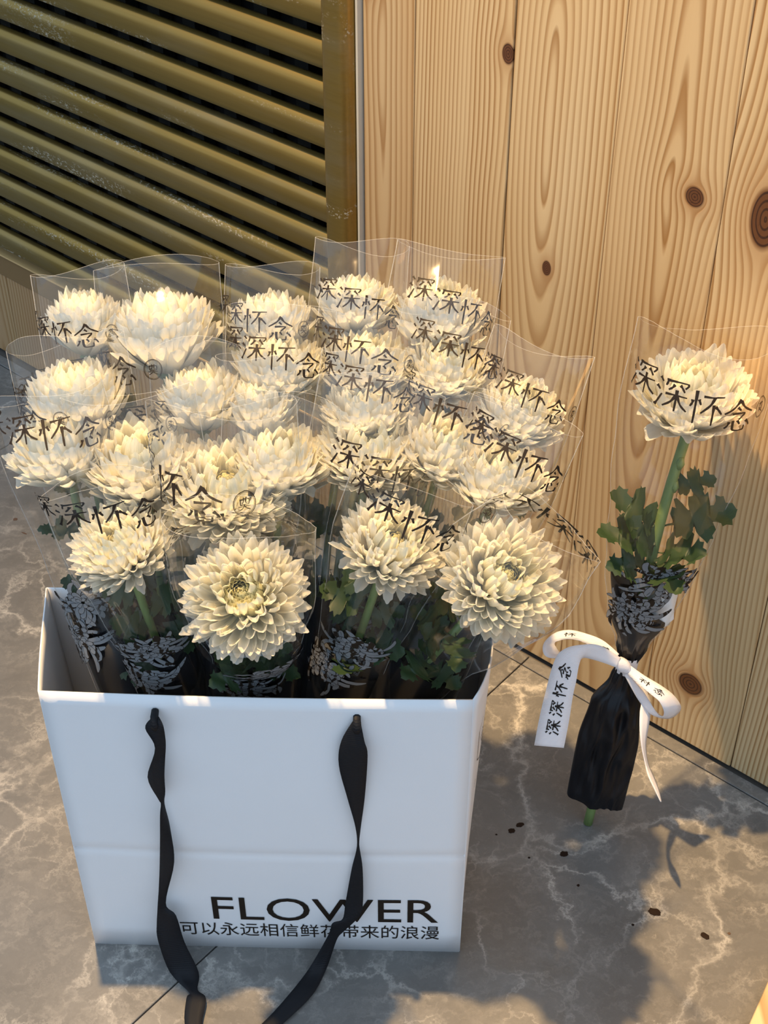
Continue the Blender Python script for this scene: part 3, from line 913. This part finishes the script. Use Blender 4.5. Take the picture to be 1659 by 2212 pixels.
class Sleeve:
    """film sleeve round an axis: a(h) half width, b(h) half depth"""
    def __init__(self, B, A, U, Wv, ka, kb, h0, h1, seed):
        self.B, self.A, self.U, self.W = B, A, U, Wv
        self.ka, self.kb, self.h0, self.h1, self.seed = ka, kb, h0, h1, seed
    def pt(self, psi, h, off=0.0, amp=1.0):
        a = lerp_keys(self.ka, h); b = lerp_keys(self.kb, h)
        s, c = math.sin(psi), math.cos(psi)
        n = noise.noise(Vector((s * 2.3 + self.seed * 5.1, c * 2.3, h * 7.0))) + 0.5 * noise.noise(Vector((s * 6.0 + self.seed, c * 6.0, h * 9.0))) + 0.30 * noise.noise(Vector((s * 16.0 + self.seed, c * 16.0, h * 6.0)))
        r = 1.0 + 0.045 * n * amp
        # side seams pull the section to a point
        pull = abs(s) ** 14 * 0.05
        return self.B + self.A * h + self.U * ((a * (r + pull) + off) * s) + self.W * ((b * r + off) * c)
    def build(self, thing, org, top_wave=0.010, name='film_sleeve'):
        n, m = 72, 26
        mb = MB(); rows = []; tops = []
        rnd = random.Random(self.seed)
        ph = rnd.uniform(0, 6.28)
        for i in range(m + 1):
            row = []
            for k in range(n):
                psi = 2 * math.pi * k / n
                htop = self.h1 + top_wave * math.sin(psi * 2 + ph) + top_wave * 0.8 * math.cos(psi)
                h = self.h0 + (htop - self.h0) * i / m
                row.append(self.pt(psi, h) - org)
            rows.append(row)
        mb.grid(rows, 0, True)
        o = mb.build(name, FILM, thing)
        eb = MB()
        eb.tube(rows[-1] + [rows[-1][0]], 0.00022, 4, 1, False)
        for psi in (math.pi / 2, -math.pi / 2):
            k = round((psi % (2 * math.pi)) / (2 * math.pi) * n)
            eb.tube([rows[i][k] for i in range(m + 1)], 0.00034, 4, 0, False)
        eb.build('film_edge', [FEDGE, FRIM], o)
        return o
    def text(self, parent, org, hc, psi_c, pitch, chars, name='lettering', w=0.105, seal=True, slope=0.0):
        """chars run round the sleeve centred on psi_c"""
        r = 0.5 * (lerp_keys(self.ka, hc) + lerp_keys(self.kb, hc))
        fm = lambda x, y: self.pt(psi_c + x / r, hc + y, 0.0006) - org
        mb = MB(); n = len(chars); size = pitch * 0.98
        for i, ch in enumerate(chars):
            glyph_into(mb, ch, (i - n / 2 + 0.05) * pitch, -size / 2 - slope * (i - n / 2 + 0.5) * pitch, size, w, fm)
        if seal:
            x = (n / 2 + 0.55) * pitch; s = pitch * 0.34; y0 = pitch * .15 - slope * n / 2 * pitch
            glyph_into(mb, '奠', x - s / 2, -s / 2 + y0, s, 0.13, fm)
            ring_into(mb, x, y0, s * 0.86, s * 1.0, pitch * .022, fm)
            ring_into(mb, x, y0, s * 0.76, s * 0.9, pitch * .012, fm)
        return mb.build(name, INK, parent)
    def mum_print(self, parent, org, hc, psi_c, size, seed, name='chrysanthemum_print'):
        r = 0.5 * (lerp_keys(self.ka, hc) + lerp_keys(self.kb, hc))
        rnd = random.Random(seed)
        mb = MB()
        lay = [0]
        def petal2d(cx, cy, ang, L, bend, wid):
            lay[0] += 1
            off = 0.0022 + lay[0] * 0.000015
            x, y = cx, cy; line = [(x, y, ang)]
            for i in range(1, 11):
                a = ang + bend * (i / 10) ** 1.6
                x += math.cos(a) * L / 10; y += math.sin(a) * L / 10
                line.append((x, y, a))
            for mi, grow, oo in ((1, 1.0, off), (0, 0.0, off + 0.000008)):
                rows = []
                for i, (px, py, a) in enumerate(line):
                    t = i / 10
                    ww = wid * (0.40 + 0.60 * t) * (1 if t < 0.7 else math.sqrt(max(0.06, 1 - ((t - 0.7) / 0.31) ** 2))) / 2 + grow * size * 0.0065
                    e = grow * size * 0.010 if i == 10 else 0
                    nx, ny = -math.sin(a), math.cos(a)
                    fm = lambda X, Y: self.pt(psi_c + X / r, hc + Y, oo) - org
                    rows.append([fm(px + nx * ww + math.cos(a) * e, py + ny * ww + math.sin(a) * e), fm(px - nx * ww + math.cos(a) * e, py - ny * ww + math.sin(a) * e)])
                mb.grid(rows, mi)
        for (cx, cy, sc, tilt) in ((0.16, 0.42, 1.0, 0.2), (-0.20, -0.38, 1.05, -0.3)):
            cx *= size; cy *= size; S = size * sc
            for ring, (n, Lf, wf) in enumerate(((13, 0.66, 0.085), (12, 0.50, 0.10), (10, 0.34, 0.11), (8, 0.21, 0.10), (5, 0.10, 0.075))):
                for j in range(n):
                    a = 2 * math.pi * (j + 0.5 * (ring % 2)) / n + rnd.uniform(-.12, .12)
                    sq = 0.72 + 0.28 * abs(math.cos(a - tilt))
                    down = 1.15 if math.sin(a) < 0 else 0.8
                    petal2d(cx + math.cos(a) * S * .03, cy + math.sin(a) * S * .03, a, S * Lf * sq * down * rnd.uniform(.85, 1.1), rnd.choice((-1, 1)) * rnd.uniform(.5, 1.9) * (1 if ring < 2 else .5), S * wf)
        return mb.build(name, [PRINTGREY, INK], parent)
    def wrap(self, parent, org, h0, h1, tilt, shrink=0.93, name='black_wrap', rag=0.004):
        """opaque lower sheet; tilt raises the left edge"""
        n, m = 44, 22
        mb = MB(); rows = []
        for i in range(m + 1):
            row = []
            for k in range(n):
                psi = 2 * math.pi * k / n
                ht = h1 - tilt * math.sin(psi)
                hb = h0 + rag * math.sin(psi * 3 + self.seed)
                h = hb + (ht - hb) * i / m
                p = self.pt(psi, h, 0, 1.3)
                ax = self.B + self.A * h
                row.append(ax + (p - ax) * shrink - org)
            rows.append(row)
        mb.grid(rows, 0, True)
        return mb.build(name, BLACKWRAP, parent)

CAMDIR = Vector((0, -cp, sp))
def leaf_on(thing, p, dirv, size, rnd, roll=None):
    d = dirv.normalized()
    zz = Vector((0, -0.5, 0.85)); yy = zz.cross(d).normalized(); zz = d.cross(yy)
    M = Matrix((( d.x, yy.x, zz.x, p.x), (d.y, yy.y, zz.y, p.y), (d.z, yy.z, zz.z, p.z), (0, 0, 0, 1)))
    o = link('leaf', rnd.choice(LEAVES), thing)
    o.matrix_local = M @ Matrix.Rotation(rnd.uniform(-.7, .7) if roll is None else roll, 4, 'X') @ Matrix.Scale(size, 4)
    return o

GROUP = 'wrapped chrysanthemums standing in the white bag'
SEQ = '深深怀念'
# (u, v, radius px, openness, facing, droop, texts[(u,v,side)], film beyond, print, label)
FL_LIST = [
 (528,1288,138,0.90,0.47,4,[(500,1128,-1)],2.15,(575,1500),'fully open white chrysanthemum facing forward, frontmost bloom above the left half of the bag'),
 (1085,1250,138,0.84,0.36,4,[(1085,1112,-1)],1.45,None,'open white chrysanthemum leaning out over the right corner of the bag'),
 (262,1180,112,0.70,0.30,3,[(232,1128,1)],1.6,(330,1500),'white chrysanthemum in the front row nearest the left corner of the bag'),
 (845,1180,116,0.72,0.32,4,[(840,1150,1)],1.6,(745,1500),'white chrysanthemum in the front row between the two open front blooms'),
 (490,1062,126,0.75,0.42,3,[(350,1030,1),(540,1120,-1)],1.6,None,'white chrysanthemum directly behind and above the frontmost open bloom'),
 (305,1005,110,0.60,0.28,2,[(270,905,-1)],1.5,None,'white chrysanthemum above the front row bloom of the left corner'),
 (604,1000,98,0.60,0.30,2,[],1.5,None,'white chrysanthemum in the middle of the bunch, partly behind the bloom above the frontmost one'),
 (800,978,106,0.70,0.35,2,[(850,1020,1)],1.6,(870,1480),'white chrysanthemum straight behind the middle front row bloom'),
 (1080,1035,98,0.60,0.28,2,[(1085,1000,1)],1.7,None,'white chrysanthemum directly behind the bloom leaning over the right corner'),
 (132,978,100,0.45,0.22,3,[(110,945,1)],1.4,(200,1400),'white chrysanthemum at the far left edge of the bunch, lower of the two edge blooms'),
 (960,975,92,0.65,0.32,2,[(905,905,1)],1.6,None,'white chrysanthemum between the middle and right blooms of the second row'),
 (168,872,98,0.30,0.15,1,[(85,810,-1),(20,862,1)],1.45,None,'white chrysanthemum at the far left edge of the bunch, upper of the two edge blooms'),
 (435,868,84,0.35,0.18,2,[(335,890,-1)],1.5,None,'half open white chrysanthemum in the third row left of the bunch centre'),
 (790,890,88,0.60,0.32,1,[(775,845,1)],1.5,None,'white chrysanthemum in the third row under the sloping black characters'),
 (562,882,74,0.35,0.15,1,[(575,850,-1)],1.5,None,'small half hidden white chrysanthemum in the centre of the third row'),
 (603,798,92,0.45,0.22,2,[(580,775,1)],1.5,None,'white chrysanthemum below the rear bloom in front of the lower slats'),
 (792,795,92,0.55,0.28,1,[(735,762,1)],1.5,None,'white chrysanthemum below the tallest rear bloom beside the metal post'),
 (962,798,90,0.65,0.36,1,[(980,765,1)],1.6,None,'white chrysanthemum with a yellow heart below the rear right bloom'),
 (1122,896,88,0.55,0.30,2,[(1100,860,1)],1.8,None,'white chrysanthemum on the right edge of the bunch against the pine wall'),
 (185,706,80,0.25,0.10,2,[(120,712,1)],1.5,None,'white chrysanthemum at the rear left end of the bunch'),
 (352,726,106,0.30,0.16,0,[(205,765,1)],1.5,None,'large round white chrysanthemum in the back row left, with incurved petals'),
 (586,704,80,0.40,0.20,1,[(530,695,1)],1.6,None,'white chrysanthemum in the back row in front of the lower slats'),
 (770,662,80,0.50,0.24,1,[(780,665,1)],1.7,None,'white chrysanthemum standing highest in the back row below the metal post'),
 (948,688,92,0.40,0.20,2,[(985,670,1)],1.6,None,'white chrysanthemum at the right end of the back row against the pine wall'),
]
for idx, (u, v, rp, opn, face, droop, texts, beyond, prt, label) in enumerate(FL_LIST):
    rnd = random.Random(100 + idx)
    t = 1.215 + (1285 - v) / 615.0 * 0.115
    C = on_depth(u, v, t)
    rp = rp * (1.03 if idx < 4 else 1.17)
    pm = t / F_PX                                     # metres per pixel at that distance
    Rm = rp * pm
    # the sleeve passes the mouth of the bag at Q and ends inside it
    fx = min(max((C.x + 0.31) / 0.43, 0.0), 1.0)
    fy = min(max((C.y - 0.88) / 0.25, 0.0), 1.0)
    Q = Vector((-0.264 + 0.322 * fx, 0.919 + 0.062 * fy, 0.36))
    dn = (Q - C) / (C.z - Q.z)
    zz_ = Q.z - 0.012
    for comp, lo_, hi_ in ((0, -0.262, 0.062), (1, 0.905, 0.985)):
        if dn[comp] > 1e-5: zz_ = min(zz_, (hi_ - Q[comp]) / dn[comp])
        if dn[comp] < -1e-5: zz_ = min(zz_, (lo_ - Q[comp]) / dn[comp])
    zz_ = max(zz_, 0.12)
    B = Q + dn * zz_
    B.x = min(max(B.x, -0.262), 0.062); B.y = min(max(B.y, 0.905), 0.985); B.z = max(B.z, 0.008)
    A = (C - B); L = A.length; A.normalize()
    th = empty('wrapped_chrysanthemum', B)
    tag(th, label, 'flower', GROUP)
    Wv = CAMDIR - A * CAMDIR.dot(A); Wv.normalize()
    U = A.cross(Wv); U = -U if U.x < 0 else U
    axis = (A * (1 - face) + CAMDIR * face + Vector((rnd.uniform(-.10, .10), rnd.uniform(-.10, .10), 0))).normalized()
    make_bloom(th, B, C, axis, Rm, opn, rnd, droop, rnd.uniform(0, 6.28))
    # stem
    E0 = C - axis * Rm * (0.46 + 0.52 * (1 - opn))
    foot = Vector((0, 0, 0.006 - B.z)) if B.z > 0.03 else Vector((0, 0, -0.004))
    ctrl = [tuple(foot), tuple(B - B + A * 0.01), tuple((B.lerp(C, 0.5) - B) + Vector((rnd.uniform(-.006, .006), rnd.uniform(-.006, .006), 0))), tuple(C - A * Rm * 1.1 - B), tuple(E0 - B)]
    sm = MB(); sm.tube(catmull(ctrl, 5), 0.0036, 8)
    sm.build('stem', STEM, th)
    hq_ = (Q - B).length
    nlf = 7 if idx < 4 else 5
    for j in range(nlf):
        f = (hq_ - 0.01 + (L - Rm * 0.9 - hq_) * j / nlf) / L
        an = rnd.uniform(-2.2, 2.2)
        d = U * math.sin(an) + Wv * math.cos(an) * 0.6 + A * rnd.uniform(0.1, 0.8)
        leaf_on(th, A * (L * f), d, rnd.uniform(.034, .046), rnd)
    # sleeve
    h_top = L + Rm * beyond * (1.0 if idx < 4 else 0.84)
    hq = (Q - B).length
    ka = [(0.0, 0.022), (hq, 0.031), (hq + (L - hq) * 0.45, Rm * 0.86), (L + Rm * 0.1, Rm * 1.05), (h_top, Rm * (0.84 if idx == 1 else 1.04))]
    kb = [(0.0, 0.014), (hq, 0.021), (hq + (L - hq) * 0.45, Rm * 0.62), (L + Rm * 0.1, Rm * 0.97), (h_top, Rm * 0.42)]
    sl = Sleeve(B, A, U, Wv, ka, kb, 0.004, h_top, idx + 1)
    so = sl.build(th, B, Rm * rnd.uniform(0.06, 0.16))
    for (tu, tv, sd) in texts:
        s_ = max(-0.97, min(0.97, (tu - u) / (rp * 1.08)))
        psi = math.asin(s_)
        if abs(tu - u) > rp * 1.05: psi = math.copysign(R_(75) + (abs(tu - u) / rp - 1.05) * 0.8, tu - u)
        if sd < 0: psi = math.pi - psi
        b_ = Rm * (1.0 if sd > 0 else 0.55)
        va = A.dot(Vector((0, sp, cp)))               # how much of the axis shows as image-up
        wu = Wv.dot(Vector((0, sp, cp)))
        dh = ((v - tv) * pm - b_ * math.cos(psi) * wu) / va
        sl.text(so, B, min(L + dh, h_top - Rm * 0.34), psi, Rm * (0.52 if rp > 95 else 0.56), SEQ, slope=0.30 if sd > 0 else 0.12)
    hw = hq + (rnd.uniform(-0.006, 0.006) if idx < 4 else rnd.uniform(0.018, 0.050))
    sl.wrap(th, B, 0.006, hw, rnd.uniform(-.012, .012))
    if prt is not None:
        pu, pv = prt
        hz = (max(0.372, on_y(pu, pv, 0.91).z) - B.z) / A.z
        ctr = B + A * hz
        r0 = lerp_keys(ka, hz)
        px = (on_y(pu, pv, ctr.y).x - ctr.x) / r0
        sl.mum_print(th, B, hz, math.asin(max(-.9, min(.9, px))), 0.046, idx)

# ------------------------------------------------------------------ the single wrapped bloom leaning on the wall
Bs = on_z(1270, 1778, 0.0)
Cs = on_wall(1497, 862, 0.068)
org = Vector((Bs.x, Bs.y, 0.0))
single = empty('wrapped_chrysanthemum', org)
tag(single, 'single wrapped white chrysanthemum with white ribbon bow leaning on the pine wall', 'flower')
As = (Cs - Bs); Ls = As.length; As.normalize()
dS = Cs.dot(Vector((0, cp, -sp))) - EYE.dot(Vector((0, cp, -sp)))
Rs = 133 * dS / F_PX
Ws = CAMDIR - As * CAMDIR.dot(As); Ws.normalize()
Us = As.cross(Ws); Us = -Us if Us.x < 0 else Us
rnd = random.Random(77)
axis = (As * 0.80 + CAMDIR * 0.22 + Vector((-0.10, 0, 0.10))).normalized()
make_bloom(single, org, Cs, axis, Rs, 0.55, rnd, 2, 0.6)
def hs(v):
    """axis height whose centre projects to image row v"""
    lo, hi = -0.1, Ls + 0.2
    for _ in range(40):
        mid = (lo + hi) / 2
        p = Bs + As * mid - EYE
        d = p.y * cp - p.z * sp; up = p.z * cp + p.y * sp
        vv = H_PX / 2 - F_PX * up / d
        if vv > v: lo = mid
        else: hi = mid
    return (lo + hi) / 2
sm = MB()
sm.tube(catmull([tuple(Bs - org), tuple(Bs + As * hs(1440) - org), tuple(Bs + As * hs(1130) + Us * -0.002 - org), tuple(Cs - axis * Rs * .65 - org)], 6), 0.0050, 10)
so = sm.build('stem', STEM, single)
nodes_ = MB()
for vv, off in ((1050, .003), (1110, -.003), (1000, .003)):
    p = Bs + As * hs(vv) + Us * off - org
    nodes_.tube([p - As * .006, p, p + As * .006], [.0022, .0042, .0022], 8)
nodes_.build('stem_node', STEM, so)
for (vv, du, dA, dW, size) in ((1060, 1.0, .75, .1, .034), (1150, -1.0, 1.0, .25, .052), (1140, 1.0, .75, .2, .056), (1175, -1.0, .45, .35, .050),
                               (1185, -.55, .95, .7, .048), (1195, .5, .75, .8, .050), (1210, -.9, .15, .6, .040), (1215, .35, .2, .9, .040)):
    leaf_on(single, Bs + As * hs(vv) - org, Us * du + As * dA + Ws * dW, size * 1.25, rnd, rnd.uniform(-.3, .5))
px1 = dS / F_PX
hT = hs(1432)
h_top = hs(722)
kA = [(hs(1765), .0300), (hs(1705), .0310), (hs(1600), .0310), (hs(1520), .0265), (hs(1465), .0130), (hT, .0085), (hs(1395), .0150), (hs(1330), .0300), (hs(1230), .0410), (hs(1135), .0480), (hs(990), .0580), (hs(862), .0625), (h_top, .0610)]
kB = [(hs(1765), .0150), (hs(1705), .0170), (hs(1600), .0200), (hs(1520), .0180), (hs(1465), .0115), (hT, .0080), (hs(1395), .0110), (hs(1330), .0170), (hs(1230), .0240), (hs(1135), .0340), (hs(990), .0500), (hs(862), .0580), (h_top, .0420)]
sl = Sleeve(Bs, As, Us, Ws, kA, kB, hs(1400), h_top, 42)
fo = sl.build(single, org, 0.010)
psi0 = R_(-14)
sl.text(fo, org, hs(862) + 0.022, psi0, Rs * 0.53, SEQ, slope=0.20)
sl.mum_print(fo, org, hs(1262), R_(-2), 0.052, 5)['label'] = 'grey line drawing of chrysanthemums'
# black wrap below, pinched by the ribbon, cut on a slant at the top and wrinkled
mb = MB(); rows = []
nW, mW = 96, 70
for i in range(mW + 1):
    row = []
    for k in range(nW):
        psi = 2 * math.pi * k / nW
        s_ = math.sin(psi)
        ht = hs(1290) - 0.024 * s_
        hb_ = hs(1722) + 0.006 * s_ ** 2 * (1 if s_ < 0 else -1.6)
        h = hb_ + (ht - hb_) * i / mW
        a_ = lerp_keys(kA, h); b_ = lerp_keys(kB, h)
        near = max(0.0, 1 - abs(h - hT) / 0.05)
        up_ = max(0.0, min(1.0, (h - hs(1400)) / 0.02))
        pleat = 1 + 0.17 * near * math.sin(psi * 9) + 0.07 * math.sin(psi * 5 + h * 22) * (1 - near)
        cn = noise.noise(Vector((s_ * 1.6 + 4, math.cos(psi) * 1.6, h * 20 + 3)))
        cn2 = noise.noise(Vector((s_ * 3 + 9, math.cos(psi) * 3, h * 30)))
        crumple = 1 + (0.75 * (0.30 - abs(cn)) + 0.35 * (0.25 - abs(cn2))) * (1 - near) * (1 - up_)
        fac = 0.97 * pleat * (1 - up_) + 0.92 * up_
        row.append(Bs + As * h + Us * (a_ * fac * s_) + Ws * (b_ * fac * crumple * math.cos(psi)) - org)
    rows.append(row)
mb.grid(rows, 0, True)
bw = mb.build('black_wrap', BLACKWRAP, single)
bw['label'] = 'black wrapping paper pinched at the ribbon'
# cotton at the foot of the leaves, seen through the printed film
ct = MB()
for i in range(2):
    rows = []
    for k in range(9):
        a = -math.pi / 2 + math.pi * k / 8
        rows.append([Bs + As * (hs(1300) + 0.030 * math.sin(a)) + Us * (0.017 + (0.015 + 0.004 * math.sin(b * 3 + a * 4)) * math.cos(a) * math.sin(b)) + Ws * (0.002 + 0.008 * math.cos(a) * math.cos(b)) - org for b in [2 * math.pi * j / 12 for j in range(12)]])
ct.grid(rows, 0, True)
ct.build('cotton_pad', TISSUE, single)
# ribbon bow, tails and knot (crop frame 1100,1160 at 0.337)
dK = (Bs + As * hT - EYE).dot(Vector((0, cp, -sp)))
def rp_(x, y, d):
    return on_depth(1100 + x * 0.337, 1160 + y * 0.337, dK - 0.012 - d) - org
bow = {
 'bow_loop': [
  [((705,750,.004),(665,800,.004)), ((600,662,.000),(565,722,.000)), ((480,615,-.006),(455,668,-.004)), ((385,596,-.010),(370,655,-.006)), ((300,612,-.010),(300,672,-.004)),
   ((235,662,-.004),(292,690,.000)), ((214,712,.006),(300,706,.004)), ((232,762,.014),(330,740,.008)), ((300,778,.018),(420,745,.008)), ((470,770,.012),(520,760,.008)), ((620,800,.008),(640,770,.008)), ((700,830,.006),(700,790,.006))],
  [((765,815,.006),(752,872,.006)), ((870,890,.012),(830,945,.014)), ((970,950,.014),(912,1012,.020)), ((1050,1010,.012),(962,1055,.022)), ((1098,1078,.004),(990,1112,.016)), ((1088,1125,-.006),(985,1150,.004)),
   ((1020,1165,-.012),(950,1135,-.004)), ((915,1140,-.010),(905,1062,-.004)), ((838,1060,-.006),(862,992,-.002)), ((775,955,.0),(802,920,.002)), ((738,885,.004),(765,868,.004))]],
 'ribbon_tail': [
  [((715,775,.012),(690,838,.012)), ((640,725,.020),(592,802,.018)), ((560,690,.028),(492,775,.024)), ((470,690,.032),(462,782,.030)), ((380,706,.032),(452,805,.034)), ((312,752,.030),(441,852,.036)),
   ((270,850,.030),(428,930,.034)), ((236,980,.030),(408,1022,.033)), ((195,1150,.030),(383,1182,.032)), ((160,1335,.028),(350,1352,.030))],
  [((775,880,-.006),(835,890,-.010)), ((842,1040,-.006),(908,1050,-.014)), ((838,1120,-.004),(906,1125,-.012)), ((836,1220,.000),(893,1220,-.008)), ((846,1330,.004),(878,1335,-.006)), ((868,1440,.006),(892,1450,-.004)), ((890,1530,.010),(932,1545,.000)), ((932,1620,.012),(960,1620,.004)), ((970,1698,.012),(977,1698,.008))]],
}
RIB = []
rib = empty('ribbon', rp_(730, 820, 0)); rib.parent = single
rib_loc = rib.location.copy()
# the ribbon is one part: knot mesh that carries the loops and tails
bpy.data.objects.remove(rib)
kn = MB()
rows = []
kc = rp_(728, 822, 0.006)
for k in range(9):
    a = -math.pi / 2 + math.pi * k / 8
    rows.append([kc + Us * (0.0085 * math.cos(a) * math.cos(b)) + Ws * (0.0065 * math.cos(a) * math.sin(b) * (1 + .2 * math.sin(3 * b))) + As * (0.0085 * math.sin(a)) + Us * (-.003 * math.sin(a)) for b in [2 * math.pi * j / 12 for j in range(12)]])
kn.grid(rows, 0, True)
band = []
for k in range(13):
    a = 2 * math.pi * k / 12
    c = Bs + As * hT - org + Us * (0.0105 * math.sin(a)) + Ws * (0.0100 * math.cos(a))
    band.append([c - As * .010, c - As * .003, c + As * .004, c + As * .010])
kn.grid(band)
knot = kn.build('ribbon_bow', WHITERIB, single)
knot['label'] = 'white satin ribbon bow with black characters'
tail_rows = None
for nm, lst in bow.items():
    for i, prs in enumerate(lst):
        m = MB(); rws = strip([(rp_(*a_), rp_(*b_)) for a_, b_ in prs], 6)
        m.grid(rws)
        o = m.build(nm, WHITERIB, knot); solid(o, 0.0005)
        if nm == 'ribbon_tail' and i == 0: tail_rows = rws
        if nm == 'bow_loop' and i == 1: loop_rows = rws
        if nm == 'bow_loop' and i == 0: loopl_rows = rws
def strip_map(rws, sgn=1):
    n = len(rws)
    cum = [0.0]
    for i in range(1, n): cum.append(cum[-1] + ((rws[i][0] + rws[i][3]) / 2 - (rws[i-1][0] + rws[i-1][3]) / 2).length)
    tot = cum[-1]
    def f(s, q):
        s = max(0.0, min(tot - 1e-6, s))
        i = max(k for k in range(n) if cum[k] <= s); i = min(i, n - 2)
        t = (s - cum[i]) / max(1e-9, cum[i+1] - cum[i])
        l = rws[i][0].lerp(rws[i+1][0], t); r = rws[i][3].lerp(rws[i+1][3], t)
        p = l.lerp(r, q)
        nn = (r - l).cross((rws[i+1][0] + rws[i+1][3]) / 2 - (rws[i][0] + rws[i][3]) / 2)
        nn.normalize()
        if nn.dot(CAMDIR) < 0: nn = -nn
        return p + nn * 0.0007 * sgn
    return f, tot
tf, tot = strip_map(tail_rows)
wid = (tail_rows[-1][0] - tail_rows[-1][3]).length
tm = MB()
# characters read upward along the tail, their tops to the left
def tail_chars(mb, f, start, size, chars, pitch, q0, w=0.13):
    for i, ch in enumerate(chars):
        base = start - i * pitch
        for st in GLY[ch]:
            L_, R2 = stroke_strip(st, w)
            mb.grid([[f(base - l.x * size, q0 - (l.y - .5) * size / wid), f(base - r.x * size, q0 - (r.y - .5) * size / wid)] for l, r in zip(L_, R2)])
tail_chars(tm, tf, tot - 0.0120, 0.0148, SEQ, 0.0185, 0.50, 0.15)
tm.build('lettering', INK, knot)
lf, lt = strip_map(loop_rows)
lm = MB(); tail_chars(lm, lf, lt * 0.30, 0.012, '念怀', 0.017, 0.5); lm.build('lettering', INK, knot)
lf, lt = strip_map(loopl_rows)
lm = MB(); tail_chars(lm, lf, lt * 0.36, 0.012, '怀念', 0.040, 0.5); lm.build('lettering', INK, knot)
